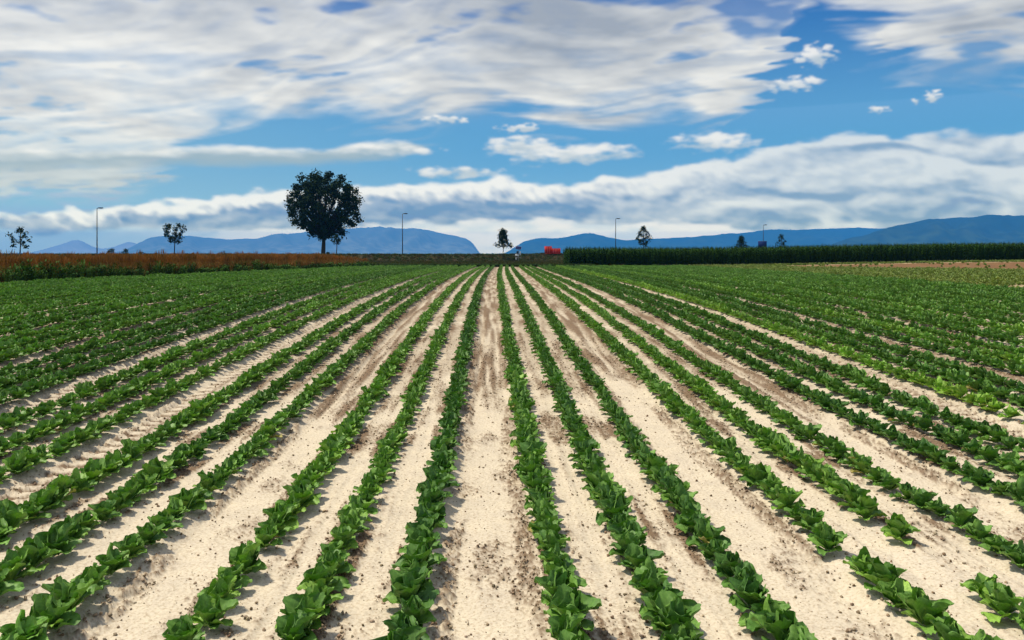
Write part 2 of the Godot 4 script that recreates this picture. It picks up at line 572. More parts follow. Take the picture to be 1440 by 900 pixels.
var leaf_meshes: Array[ArrayMesh] = []
var plants: Array = []          # of arrays of [leaf mesh, transform]
var plant_meshes: Array[ArrayMesh] = []

func leaf_shape(length: float, width: float, tilt: float, curl: float, cup: float, wave: float) -> ArrayMesh:
	# a broad round cabbage leaf with a crinkled margin: it leaves the stem along +X, rising by tilt and bending by curl along its length
	var nu := 10
	var nv := 9
	var st := begin()
	var ph := rng.randf_range(0.0, TAU)
	var p := Vector3(0.010, 0.010, 0.0)
	var grid := []
	for j in nv + 1:
		var v := j / float(nv)
		var ang := tilt + curl * v
		var dir := Vector3(cos(ang), sin(ang), 0.0)
		var up := Vector3(-sin(ang), cos(ang), 0.0)
		if j > 0:
			p += dir * (length / nv)
		var w: float
		if v < 0.2:
			w = lerpf(0.12, 0.40, v / 0.2)
		elif v < 0.58:
			w = lerpf(0.40, 1.0, sin((v - 0.2) / 0.38 * PI / 2.0))
		else:
			w = lerpf(1.0, 0.66, pow((v - 0.58) / 0.42, 2.0))
		w *= width * 0.5
		for i in nu + 1:
			var u := i / float(nu) * 2.0 - 1.0
			var e := absf(u)
			var rim := sstep(0.35, 1.0, maxf(e, sstep(0.55, 1.0, v)))
			var turn := atan2(u, (v - 0.45) * 1.3)
			var lift := cup * e * e * w * 1.3
			lift += wave * rim * (sin(turn * 7.0 + ph) + 0.6 * sin(turn * 11.0 + ph * 2.3)) * sstep(0.1, 0.4, v)
			lift += 0.0030 * sin(u * 8.0 + ph) * sin(v * 13.0 + ph * 1.7) * sstep(0.1, 0.4, v) - 0.004 * exp(-pow(u / 0.14, 2.0))
			var ruff := 1.0 + 0.05 * sin(turn * 13.0 + ph * 1.3) * rim
			var q := p + Vector3(0, 0, u * w * ruff * (1.0 - 0.2 * maxf(cup, 0.0) * e)) + up * lift
			q += dir * (-0.30 * length * e * e * sstep(0.35, 1.0, v) + 0.004 * sin(turn * 9.0 + ph) * sstep(0.85, 1.0, v))
			grid.append([q, Vector2(u * 0.5 + 0.5, v)])
	for j in nv:
		for i in nu:
			var a: int = j * (nu + 1) + i
			for k in [a, a + nu + 1, a + 1, a + 1, a + nu + 1, a + nu + 2]:
				st.set_color(Color(0.8, 0.8, 0.8))
				st.set_uv(grid[k][1])
				st.add_vertex(grid[k][0])
	return done(st)

func leaf_print() -> ImageTexture:
	# midrib, side veins and mottling of a leaf, in u across and v along it; 0.6 is the blade's own tone
	var n := 160
	var im := Image.create_empty(n, n, false, Image.FORMAT_RGB8)
	for y in n:
		for x in n:
			var u := (x + 0.5) / n * 2.0 - 1.0
			var v := (y + 0.5) / n
			var rib := exp(-pow(u / (0.075 * (1.15 - v)), 2.0)) * (1.0 - 0.75 * v)
			var q := (v - absf(u) * 0.42) * 7.0
			var vein := exp(-pow((q - roundf(q)) / 0.10, 2.0)) * sstep(1.0, 0.5, absf(u)) * sstep(0.05, 0.2, v) * 0.55
			var spot := nz_c.get_noise_2d(u * 3.0, v * 6.0) * 0.16 + nz_a.get_noise_2d(u * 2.0 + 7.0, v * 2.0) * 0.18
			var t := clampf(maxf(rib, vein) + sstep(0.2, 0.0, v) * 0.8, 0.0, 1.0)
			var c := Color(0.60 + spot, 0.60 + spot * 0.9, 0.58 + spot).lerp(Color(1.0, 0.86, 1.0), t * 0.85)
			im.set_pixel(x, y, c.linear_to_srgb())
	return ImageTexture.create_from_image(im)

func cabbage_material() -> StandardMaterial3D:
	var m := leafy(Color(0.16, 0.26, 0.03).linear_to_srgb(), 0.55, 0.38)
	m.albedo_texture = leaf_skin
	m.texture_repeat = false
	return m

var leaf_skin: ImageTexture

func make_leaves() -> void:
	leaf_skin = leaf_print()
	for i in 4:    # outer leaves, arching away
		leaf_meshes.append(leaf_shape(0.122 + 0.008 * i, 0.120 + 0.006 * i, deg_to_rad(30.0 + 8.0 * i), deg_to_rad(-34.0 - 4.0 * i), 0.22, 0.0065))
	for i in 4:    # middle leaves, standing
		leaf_meshes.append(leaf_shape(0.128 + 0.008 * i, 0.128 + 0.005 * i, deg_to_rad(54.0 + 5.0 * i), deg_to_rad(-2.0 - 10.0 * i), 0.40, 0.0065))
	for i in 4:    # inner leaves, cupped over the heart
		leaf_meshes.append(leaf_shape(0.108 + 0.008 * i, 0.108, deg_to_rad(68.0 + 3.0 * i), deg_to_rad(22.0 + 8.0 * i), 0.60, 0.005))
	for n in 8:
		var leaves := []
		var turn := rng.randf_range(0.0, TAU)
		for i in 17:
			var kind := 0 if i < 6 else 1 if i < 12 else 2
			var which := kind * 4 + rng.randi_range(0, 3)
			turn += 2.399 + rng.randf_range(-0.35, 0.35)
			var sc := rng.randf_range(0.76, 1.12)
			var b := Basis(Vector3.UP, turn) * Basis(Vector3.RIGHT, rng.randf_range(-0.28, 0.28)) * Basis(Vector3.BACK, rng.randf_range(-0.2, 0.2))
			leaves.append([which, Transform3D(b.scaled(Vector3(sc, sc * rng.randf_range(0.9, 1.1), sc)), Vector3(0.0, 0.006 + 0.012 * kind, 0.0))])
		plants.append(leaves)
		var st := begin()
		for l in leaves:
			var a: Array = leaf_meshes[l[0]].surface_get_arrays(0)
			var k := rng.randf_range(0.62, 1.0)
			var warm := rng.randf_range(0.85, 1.0)
			for v in a[Mesh.ARRAY_INDEX]:
				st.set_color(Color(k, k, k * warm))
				st.set_uv(a[Mesh.ARRAY_TEX_UV][v])
				st.set_normal((l[1].basis * a[Mesh.ARRAY_NORMAL][v]).normalized())
				st.add_vertex(l[1] * a[Mesh.ARRAY_VERTEX][v])
		st.index()
		plant_meshes.append(st.commit())

const ROW_TONE := {0.39: 0.35, 0.9: 0.25, 1.41: 0.2, -0.39: 0.08, -0.9: 0.5, -1.41: 0.55, 2.19: 0.45, 2.7: 0.5, 3.21: 0.3, 3.99: 0.12, 4.5: 0.15, 5.01: 0.2, 5.79: 0.75, 6.3: 0.25, 6.81: 0.15, -2.19: 0.45, -2.7: 0.3, -3.21: 0.45, -3.99: 0.5, -4.5: 0.5, -5.01: 0.4, -5.79: 0.15, -6.3: 0.15, -6.81: 0.2, 7.59: 0.2, 8.1: 0.65, 8.61: 0.35}

func tone(t: float) -> Color:
	# deep green, through mid green, to yellow green: the base colour times 1 / 0.48, which the leaf meshes take back
	var a := Color(0.062, 0.156, 0.028)
	var b := Color(0.140, 0.280, 0.044)
	var c := Color(0.25, 0.42, 0.06)
	var k := a.lerp(b, clampf(t / 0.6, 0.0, 1.0)).lerp(c, clampf((t - 0.6) / 0.4, 0.0, 1.0))
	return Color(k.r / 0.48, k.g / 0.48, k.b / 0.48)

func nth(n: int) -> String:
	var e := "th"
	if n % 100 < 11 or n % 100 > 13:
		e = ["th", "st", "nd", "rd", "th", "th", "th", "th", "th", "th"][n % 10]
	return str(n) + e

func make_cabbages() -> void:
	make_leaves()
	var spots := []
	var row_number := {}
	for k in range(-14, 11):
		for o in [0.39, 0.9, 1.41]:
			var off: float = BED * k + o
			if off > CROP_RIGHT - 0.3 or off < -25.0:
				continue
			var number := k * 3 + [0.39, 0.9, 1.41].find(o)
			var base_tone: float = 0.12 + 0.5 * absf(nz_a.get_noise_1d(off * 41.0)) + 0.15
			for key in ROW_TONE:
				if absf(key - off) < 0.02:
					base_tone = ROW_TONE[key]
			var size: float = 1.06 + 0.10 * nz_b.get_noise_1d(off * 19.0)
			var d := 2.0 + rng.randf_range(0.0, 0.2)
			while d < FIELD_END - 0.4:
				d += rng.randf_range(0.175, 0.245)
				var x := off + row_shift(d) + rng.randf_range(-0.022, 0.022)
				if x < along(WHEAT_EDGE, d) + 1.2 or absf(x) > 0.68 * d + 3.5:
					continue
				var keep := rng.randf()
				var patch := nz_d.get_noise_2d(off * 0.8, d * 0.35)
				var sc := size * rng.randf_range(0.84, 1.14) * (1.0 + patch * 0.22)
				var t := base_tone + patch * 0.22 + rng.randf_range(-0.07, 0.07)
				var turn := rng.randf_range(0.0, TAU)
				var which := rng.randi_range(0, plants.size() - 1)
				if keep < 0.008 or (number == 3 and d > 4.58 and d < 4.86):
					continue
				if number >= 3 and d < 5.6 and number <= 6:
					sc *= 0.9
					if keep < 0.12:
						continue
				var b := Basis(Vector3.UP, turn).scaled(Vector3(sc, sc * rng.randf_range(0.92, 1.1), sc))
				b = Basis(Vector3(rng.randf_range(-1, 1), 0, rng.randf_range(-1, 1)).normalized(), rng.randf_range(0.0, 0.12)) * b
				var h := ground_at(x, d)
				spots.append({"d": d, "x": x, "t": t, "s": sc, "which": which, "row": number, "where": Transform3D(b, Vector3(x, h - 0.004, -d)), "near": false})
	# the 300 that show largest are plants of their own
	var seen := []
	for s in spots:
		var y: float = (EYE - s.where.origin.y - 0.06) / s.d
		if y < 543.0 / 1100.0 and absf(s.x) / s.d < 716.0 / 1100.0:
			seen.append(s)
	seen.sort_custom(func(p, q): return p.s / p.d > q.s / q.d)
	seen = seen.slice(0, 300)
	for s in seen:
		s.near = true
	seen.sort_custom(func(p, q): return p.d < q.d if p.row == q.row else p.row < q.row)
	var mats := []
	for i in 9:
		var m := cabbage_material()
		m.albedo_color = tone(i / 8.0).linear_to_srgb()
		mats.append(m)
	var old := cabbage_material()
	old.albedo_color = Color(0.70, 0.62, 0.20).linear_to_srgb()
	var count := 0
	var last := -99
	for s in seen:
		count = count + 1 if s.row == last else 1
		last = s.row
		var side: String = "%s row right" % nth(s.row + 1) if s.row >= 0 else "%s row left" % nth(-s.row)
		var look: String = ["dark green", "green", "light green"][0 if s.t < 0.22 else 1 if s.t < 0.5 else 2]
		var o := thing("cabbage_plant", s.where.origin, "%s cabbage, %s from the front, %s of the central track" % [look, nth(count), side], "cabbage", "cabbages growing in the field rows")
		o.basis = s.where.basis
		var leaves: Array = plants[s.which]
		var tone_at := clampi(roundi(s.t * 8.0), 0, 8)
		for i in leaves.size():
			var mi := MeshInstance3D.new()
			mi.name = "leaf" if i == 0 else "leaf_%03d" % i
			mi.mesh = leaf_meshes[leaves[i][0]]
			mi.transform = leaves[i][1]
			mi.material_override = old if (i < 5 and rng.randf() < 0.025) else mats[clampi(tone_at + rng.randi_range(-2, 2) + (1 if i < 5 else 0), 0, 8)]
			o.add_child(mi, true)
	# the rest of the crop
	var rest := Node3D.new()
	rest.name = "cabbage_rows"
	tag(rest, "long rows of green cabbages running back to the far edge of the field", "cabbages", "", "stuff")
	add_child(rest)
	var mm := cabbage_material()
	for n in plants.size():
		var where := []
		var tints := []
		for s in spots:
			if s.which == n and not s.near:
				where.append(s.where)
				tints.append(jitter(tone(clampf(s.t, 0.0, 1.0)), 0.12))
		var o := scatter("cabbage_rows_plants", plant_meshes[n], mm, where, tints, rest)
		o.set_meta("kind", "stuff")
	print("cabbages ", spots.size(), " nearest kept to d=", seen.map(func(q): return q.d).max())

func make_young_crop() -> void:
	var where := []
	var tints := []
	var off := CROP_RIGHT + 0.2
	while off < 64.0:
		var d := 16.0 + rng.randf()
		while d < CORN_FRONT - 1.5:
			d += rng.randf_range(0.26, 0.42)
			var x := off + row_shift(d) + rng.randf_range(-0.05, 0.05)
			if absf(x) > 0.70 * d + 3.0:
				continue
			var thin := nz_d.get_noise_2d(x * 0.25, d * 0.12)
			if in_brown_strip(x, d + thin * 4.0) and rng.randf() < 0.97:
				continue
			if rng.randf() < 0.03 + 0.3 * sstep(0.05, 0.4, thin) + 0.25 * sstep(34.0, 25.0, d):
				continue
			var sc := rng.randf_range(0.75, 1.15) * (0.8 + 0.35 * sstep(28.0, 44.0, d))
			where.append(Transform3D(Basis(Vector3.UP, rng.randf_range(0.0, TAU)).scaled(Vector3(sc, sc * 1.05, sc)), Vector3(x, land(x, d), -d)))
			tints.append(jitter(Color(0.37, 0.50, 0.10), 0.2))
		off += 0.45
	var o := scatter("young_crop", plant_meshes[2], cabbage_material(), where, tints, self)
	tag(o, "pale green young crop beside the cabbages, in front of the maize", "young plants", "", "stuff")

func lump(seed_: int) -> ArrayMesh:
	var st := begin()
	var n := noise(seed_, 1.4, 2)
	var s := SphereMesh.new()
	s.radial_segments = 7
	s.rings = 4
	s.radius = 1.0
	s.height = 2.0
	var a := s.get_mesh_arrays()
	var v: PackedVector3Array = a[Mesh.ARRAY_VERTEX]
	for i in a[Mesh.ARRAY_INDEX]:
		var p := v[i]
		p *= 0.8 + 0.75 * n.get_noise_3d(p.x, p.y, p.z)
		p.y *= 0.62
		st.add_vertex(p)
	return flat(st)

func make_crumbs() -> void:
	var root := Node3D.new()
	root.name = "soil_crumbs"
	tag(root, "loose brown crumbs of soil lying between the rows", "soil", "", "stuff")
	add_child(root)
	var m := tinted(0.95, 0.2)
	for n in 3:
		var where := []
		var tints := []
		while where.size() < 11000:
			var d := 3.3 * pow(4.6, rng.randf())
			var x := rng.randf_range(-0.7, 0.7) * (d + 0.5)
			var off := x - row_shift(d)
			var s := soil(off, d)
			if rng.randf() > 0.03 + s.y * s.y * (0.4 + sstep(0.0, 0.4, nz_a.get_noise_2d(x * 3.0, d * 3.0))):
				continue
			var sc := 0.0022 + 0.011 * pow(rng.randf(), 4.0) + 0.0004 * d
			where.append(Transform3D(Basis(Vector3(rng.randf_range(-1, 1), 1, rng.randf_range(-1, 1)).normalized(), rng.randf_range(0.0, TAU)).scaled(Vector3.ONE * sc), Vector3(x, land(x, d) + s.x + sc * 0.25, -d)))
			tints.append(jitter(Color(0.17, 0.115, 0.07).lerp(Color(0.40, 0.32, 0.22), rng.randf() * 0.7), 0.2))
		var o := scatter("soil_crumbs_lumps", lump(60 + n), m, where, tints, root)
		o.set_meta("kind", "stuff")

# ---------------------------------------------------------------- field margins

func blade(st: SurfaceTool, root: Vector3, dir: Vector3, length: float, width: float, droop: float, c0: Color, c1: Color, steps := 3) -> void:
	var side := dir.cross(Vector3.UP)
	side = (side.normalized() if side.length() > 0.05 else Vector3.RIGHT) * width * 0.5
	var p := root
	var v := dir.normalized()
	for i in steps:
		var a := i / float(steps)
		var b := (i + 1) / float(steps)
		var q := p + v * (length / steps)
		v = (v + Vector3.DOWN * droop / steps + Vector3(v.x, 0, v.z) * droop * 0.5 / steps).normalized()
		var wa := side * (1.0 - a * a)
		var wb := side * (1.0 - b * b)
		st.set_color(c0.lerp(c1, a))
		st.add_vertex(p - wa)
		st.add_vertex(p + wa)
		st.set_color(c0.lerp(c1, b))
		st.add_vertex(q + wb)
		if i < steps - 1:
			st.set_color(c0.lerp(c1, a))
			st.add_vertex(p - wa)
			st.set_color(c0.lerp(c1, b))
			st.add_vertex(q + wb)
			st.add_vertex(q - wb)
		p = q

func around(lean: float) -> Vector3:
	var t := rng.randf_range(0.0, TAU)
	return Vector3(cos(t) * lean, 1.0, sin(t) * lean)

func spread(r: float) -> Vector3:
	var t := rng.randf_range(0.0, TAU)
	var q := sqrt(rng.randf()) * r
	return Vector3(cos(t) * q, 0.0, sin(t) * q)

func upright(x: float, d: float, sc: float, tall := 1.0) -> Transform3D:
	return Transform3D(Basis(Vector3.UP, rng.randf_range(0.0, TAU)).scaled(Vector3(sc, sc * tall, sc)), Vector3(x, land(x, d) - 0.01, -d))

func make_wheat() -> void:
	var st := begin()
	for i in 16:
		var p := spread(0.16)
		var dir := around(rng.randf_range(0.02, 0.14)).normalized()
		var tall := rng.randf_range(0.86, 1.06)
		var straw := Color(0.95, 0.78, 0.42)
		blade(st, p, dir, tall, 0.014, 0.05, straw, straw, 2)
		blade(st, p + dir * tall * 0.86, (dir + Vector3(dir.x, 0, dir.z)).normalized(), 0.20, 0.034, 0.5, Color(0.86, 0.58, 0.26), Color(1.0, 0.72, 0.36), 3)
		blade(st, p + dir * tall * rng.randf_range(0.2, 0.6), around(0.9).normalized(), 0.30, 0.016, 1.3, straw, straw, 3)
	var mesh := done(st)
	var where := []
	var tints := []
	var d := 6.0
	while d < FIELD_END + 1.0:
		var edge := along(WHEAT_EDGE, d)
		var n := 10 if d > 20.0 else 4
		for i in n:
			var q := d + rng.randf_range(0.0, 0.2)
			var deep := -0.25 + 6.5 * pow(rng.randf(), 1.4)
			var fade := sstep(FIELD_END + 0.5, FIELD_END - 8.0, q)
			if rng.randf() > 0.3 + 0.7 * fade:
				continue
			where.append(upright(edge - deep, q, 1.0, (1.12 + 0.16 * nz_a.get_noise_2d((edge - deep) * 0.6, q * 0.6) + rng.randf_range(-0.12, 0.10) + (0.22 if rng.randf() < 0.04 else 0.0)) * (0.75 + 0.25 * fade)))
			tints.append(jitter(Color(0.33, 0.21, 0.082).lerp(Color(0.17, 0.13, 0.045), rng.randf() * 0.9 + 0.5 * nz_b.get_noise_1d(q * 0.8)), 0.2))
		d += 0.2
	var o := scatter("wheat", mesh, leafy(Color(0.25, 0.15, 0.04).linear_to_srgb(), 0.75, 0.3), where, tints, self)
	tag(o, "strip of ripe golden brown wheat along the left field edge", "wheat", "", "stuff")

func weed_mesh() -> ArrayMesh:
	var st := begin()
	for i in 22:
		var a := Color(0.8, 0.85, 0.62)
		var p := spread(0.12)
		var dir := around(rng.randf_range(0.15, 0.6)).normalized()
		blade(st, p, dir, rng.randf_range(0.35, 0.62), 0.020, 0.6, a, Color(0.85, 0.88, 0.62), 3)
		for k in 4:
			var q := p + dir * rng.randf_range(0.1, 0.5)
			blade(st, q, around(1.2).normalized(), rng.randf_range(0.08, 0.15), 0.05, 0.5, a, Color(0.8, 0.86, 0.7), 2)
	return done(st)

func grass_mesh() -> ArrayMesh:
	var st := begin()
	for i in 26:
		blade(st, spread(0.18), around(rng.randf_range(0.1, 0.7)).normalized(), rng.randf_range(0.16, 0.42), 0.017, 0.8, Color(0.88, 0.88, 0.7), Color(0.92, 0.88, 0.7), 3)
	return done(st)

func make_margins() -> void:
	var m := leafy(Color(0.08, 0.14, 0.02).linear_to_srgb(), 0.8, 0.15)
	var where := []
	var tints := []
	var d := 6.0
	while d < FIELD_END + 1.0:
		var edge := along(WHEAT_EDGE, d)
		for i in 5:
			var q := d + rng.randf_range(0.0, 0.3)
			where.append(upright(edge + rng.randf_range(-0.9, 0.75), q, rng.randf_range(0.7, 1.25), rng.randf_range(0.5, 1.35) * (1.0 + 0.5 * nz_b.get_noise_1d(q * 0.6)) * lerpf(1.3, 0.7, sstep(30.0, 70.0, q))))
			tints.append(jitter(Color(0.06, 0.125, 0.03), 0.35))
		d += 0.3
	var o := scatter("weeds", weed_mesh(), m, where, tints, self)
	tag(o, "dark green weeds along the foot of the wheat", "weeds", "", "stuff")
	where = []
	tints = []
	for i in 1500:                       # rank growth along the far end of the rows
		var x := rng.randf_range(-17.0, 8.0)
		var q := FIELD_END + rng.randf_range(0.1, 1.6)
		where.append(upright(x, q, rng.randf_range(0.5, 0.9), 0.7))
		tints.append(jitter(Color(0.05, 0.085, 0.028), 0.3))
	o = scatter("field_end_weeds", weed_mesh(), m, where, tints, self)
	tag(o, "low dark weeds across the far end of the rows", "weeds", "", "stuff")
	where = []
	tints = []
	while where.size() < 16000:
		var x := rng.randf_range(-75.0, 14.0)
		var q := rng.randf_range(FIELD_END + 1.0, 175.0)
		var r := road_side(x, q)
		if r > 0.2 or absf(x) > 0.7 * q or (r < -12.0 and rng.randf() < 0.6) or x < along(WHEAT_EDGE, q) - 60.0:
			continue
		where.append(upright(x, q, rng.randf_range(0.8, 1.5), 0.8))
		var g := nz_a.get_noise_2d(x * 0.5, q * 0.35)
		tints.append(jitter(Color(0.036, 0.06, 0.014).lerp(Color(0.075, 0.05, 0.02), clampf(0.35 + g * 1.4, 0.0, 1.0)).lerp(Color(0.07, 0.13, 0.025), sstep(-1.6, -0.4, r)), 0.3))
	o = scatter("verge_grass", grass_mesh(), m, where, tints, self)
	tag(o, "rough olive and brown grass on the bank below the road", "grass", "", "stuff")

func make_maize() -> void:
	var root := Node3D.new()
	root.name = "maize"
	tag(root, "tall dark green maize standing beyond the right half of the field", "maize", "", "stuff")
	add_child(root)
	var m := leafy(Color(0.05, 0.10, 0.012).linear_to_srgb(), 0.75, 0.12)
	for kind in 3:
		var st := begin()
		blade(st, Vector3.ZERO, around(0.02), 1.9, 0.035, 0.0, Color(0.7, 0.75, 0.5), Color(0.7, 0.75, 0.5), 2)
		blade(st, Vector3.ZERO, Vector3(0.02, 1, 0.02), 1.9, 0.035, 0.0, Color(0.7, 0.75, 0.5), Color(0.7, 0.75, 0.5), 2)
		for i in 11:
			var t := i * PI + rng.randf_range(-0.8, 0.8)
			var lean := rng.randf_range(0.5, 1.0)
			var h := 0.25 + i * 0.145
			blade(st, Vector3(0, h, 0), Vector3(cos(t) * lean, 1.0, sin(t) * lean).normalized(), rng.randf_range(0.55, 0.8) * (0.7 if i > 8 else 1.0), 0.085, 1.3, Color(0.76, 0.82, 0.57), Color(0.78, 0.82, 0.57), 4)
		for i in 5:
			blade(st, Vector3(0, 1.8, 0), around(0.35).normalized(), 0.26, 0.012, 0.3, Color(0.9, 0.8, 0.5), Color(1.0, 0.85, 0.55), 2)
		var mesh := done(st)
		var where := []
		var tints := []
		for row in 12:
			var x := 5.7 + rng.randf() * 0.2
			while x < 92.0:
				var d := CORN_FRONT + row * 0.55 + rng.randf_range(-0.08, 0.08)
				where.append(upright(x + rng.randf_range(-0.05, 0.05), d, rng.randf_range(0.92, 1.06), rng.randf_range(0.9, 1.02)))
				tints.append(jitter(Color(0.036, 0.080, 0.015), 0.25))
				x += rng.randf_range(0.34, 0.5)
		var o := scatter("maize_plants", mesh, m, where, tints, root)
		o.set_meta("kind", "stuff")

# ---------------------------------------------------------------- trees

func leaf_clump(st: SurfaceTool, c: Vector3, r: float, n: int, size: float, flatness := 0.8) -> void:
	for i in n:
		var q := Vector3(rng.randfn(), rng.randfn() * flatness, rng.randfn()) * r * 0.5
		if q.length() > r * 1.25:
			q = q.normalized() * r * rng.randf()
		var p := c + q
		var nrm := (q.normalized() * 0.6 + Vector3(rng.randf_range(-1, 1), rng.randf_range(-0.4, 1.2), rng.randf_range(-1, 1))).normalized()
		var u := nrm.cross(Vector3(rng.randf_range(-1, 1), rng.randf_range(-1, 1), rng.randf_range(-1, 1))).normalized()
		var v := nrm.cross(u)
		var s := size * rng.randf_range(0.6, 1.25)
		var tip := p + u * s
		var k := rng.randf_range(0.7, 1.0)
		st.set_color(Color(k, k, k))
		st.add_vertex(p - u * s * 0.6)
		st.add_vertex(p + v * s * 0.42 + nrm * s * 0.12)
		st.add_vertex(tip)
		st.add_vertex(p - u * s * 0.6)
		st.add_vertex(tip)
		st.add_vertex(p - v * s * 0.42 + nrm * s * 0.12)

func limb(st: SurfaceTool, a: Vector3, b: Vector3, ra: float, rb: float, bow: Vector3, steps := 5) -> void:
	var p := a
	for i in steps:
		var t := (i + 1) / float(steps)
		var q := a.lerp(b, t) + bow * sin(t * PI)
		tube(st, p, q, lerpf(ra, rb, i / float(steps)), lerpf(ra, rb, t), 6, false)
		p = q

func tree(called: String, at: Vector3, label: String, tips: Array, trunk_top: Vector3, thick: float, clump: float, per: int, size: float, tint: Color, group: String) -> Node3D:
	# trunk with limbs to every tip, and a crown of leaf faces gathered round the tips
	var o := thing(called, at, label, "tree", group)
	var w := begin()
	tube(w, Vector3(0, -0.15, 0), Vector3(0, 0.35, 0), thick * 1.35, thick * 1.05, 9, false)
	limb(w, Vector3(0, 0.35, 0), trunk_top, thick * 1.05, thick * 0.55, Vector3(0.05, 0, 0), 5)
	var c := begin()
	for t in tips:
		var low := trunk_top * clampf(0.45 + 0.5 * (t.y - trunk_top.y * 0.5) / (trunk_top.y * 2.0), 0.35, 1.0)
		low = Vector3(0, 0.35, 0).lerp(trunk_top, clampf(low.y / trunk_top.y, 0.0, 1.0))
		var side := Vector3(t.x, 0, t.z) * 0.10
		limb(w, low, t, thick * 0.30, 0.012 + thick * 0.03, side + Vector3(0, -0.03 * t.length() * 0.3, 0), 5)
		leaf_clump(c, t, clump * rng.randf_range(0.75, 1.2), per, size)
	part("trunk", done(w), plain(Color(0.050, 0.038, 0.028), 0.9), o)
	var m := leafy(Color(0.02, 0.05, 0.006).linear_to_srgb(), 0.8, 0.12)
	m.albedo_color = tint.linear_to_srgb()
	part("crown", flat(c), m, o)
	return o

func ground_point(x: float, d: float) -> Vector3:
	return Vector3(x, land(x, d), -d)

func make_trees() -> void:
	var dark := Color(0.020, 0.038, 0.011)
	# the big round tree
	var tips := []
	var c := Vector3(0.1, 9.6, 0)
	var n := 0
	for i in 96:                         # an even outer shell keeps the crown round
		var v := 1.0 - 2.0 * (i + 0.5) / 96.0
		var q := Vector3(sqrt(1.0 - v * v) * cos(i * 2.399), v, sqrt(1.0 - v * v) * sin(i * 2.399))
		var p := c + Vector3(q.x * 7.0, q.y * 6.2, q.z * 6.9) * rng.randf_range(0.82, 1.02)
		if p.y > 3.0 and rng.randf() > 0.06:
			tips.append(p)
	while tips.size() < 165 and n < 4000:
		n += 1
		var q := Vector3(rng.randfn(), rng.randfn(), rng.randfn()).normalized() * rng.randf_range(0.45, 0.85)
		var p := c + Vector3(q.x * 7.0, q.y * 6.2, q.z * 6.9)
		if p.y < 3.6 or Vector2(p.x - 1.5, p.y - c.y + 0.2).length() < 2.2:
			continue
		var close := false
		for t in tips:
			if t.distance_to(p) < 1.1:
				close = true
				break
		if not close:
			tips.append(p)
	tree("round_tree", ground_point(-36.2, 150.0), "large round dark leafy tree standing behind the wheat", tips, Vector3(0.1, 5.6, 0), 0.42, 1.0, 90, 0.36, dark, "")
	# young roadside trees: across from the middle, distance, height, crown width, crown base, openness, words
	var small := [
		[-69.5, 110.5, 4.1, 3.5, 1.1, 15, "young sparse open tree at the far left above the wheat"],
		[-51.8, 120.0, 4.9, 3.3, 1.9, 22, "young wedge shaped tree between the wheat and the blue hills, right of the leftmost lamp"],
		[-29.5, 131.5, 3.6, 1.7, 1.9, 9, "slim young tree half hidden below the large round tree"],
		[-1.6, 139.0, 5.2, 2.9, 2.0, 34, "young pointed tree near the middle, left of the solar panel post"],
		[26.6, 158.5, 5.9, 3.4, 1.8, 26, "young leaning tree above the maize, right of a street lamp"],
		[50.7, 173.0, 4.2, 3.9, 0.5, 34, "low bushy dark conical tree above the maize, left of the blue board"],
		[62.8, 182.5, 4.9, 2.9, 1.2, 16, "thin sparse young tree above the maize, right of the blue board"],
	]
	for s in small:
		var t := []
		for i in int(s[5]):
			var f := (i + 0.5) / float(s[5])
			var a := i * 2.4 + rng.randf_range(-0.4, 0.4)
			var wide: float = s[3] * 0.5
			var shape := sin(clampf(0.12 + f * 0.95, 0.0, 1.0) * PI)
			if s[6].begins_with("low bushy"):
				shape = 1.0 - f * 0.9
			elif s[6].begins_with("young wedge"):
				shape = 0.35 + 0.75 * sin(f * 2.3)
			elif s[6].begins_with("young pointed"):
				shape = 1.05 - 0.85 * f
			t.append(Vector3(cos(a) * wide * shape * rng.randf_range(0.5, 1.0), lerpf(s[4], s[2] - 0.25, f), sin(a) * wide * shape * rng.randf_range(0.5, 1.0)))
		tree("young_tree", ground_point(s[0], s[1]), s[6], t, Vector3(0.05, s[2] * 0.8, 0), 0.075, 0.48, 34 if s[5] > 16 else 26, 0.22, dark, "young trees along the road")
	# shrubs far behind the wheat, and one at the foot of the big tree
	for s in [[-131.0, 255.0, 2.3, 1.7, "dark far shrub just right of the leftmost lamp, tallest of three"], [-127.8, 258.0, 1.9, 1.6, "dark far shrub above the wheat, middle of three"], [-124.0, 262.0, 1.1, 2.6, "low dark far shrub above the wheat, rightmost of three"], [-35.1, 149.2, 0.5, 0.5, "tiny dark shrub at the foot of the large round tree"]]:
		var o := thing("shrub", ground_point(s[0], s[1]), s[4], "shrub", "shrubs behind the wheat")
		var cr := begin()
		var w := begin()
		for i in 9:
			var p := Vector3(rng.randf_range(-0.5, 0.5) * s[3], s[2] * rng.randf_range(0.35, 0.9), rng.randf_range(-0.4, 0.4) * s[3])
			limb(w, Vector3(0, -0.05, 0), p, 0.04, 0.015, Vector3.ZERO, 3)
			leaf_clump(cr, p, s[2] * 0.3, 40, 0.10 + 0.06 * s[2])
		part("stems", done(w), plain(Color(0.05, 0.04, 0.03), 0.9), o)
		var m := leafy(Color(0.02, 0.05, 0.006).linear_to_srgb(), 0.8, 0.12)
		m.albedo_color = dark.linear_to_srgb()
		part("foliage", flat(cr), m, o)

# ---------------------------------------------------------------- things along the road

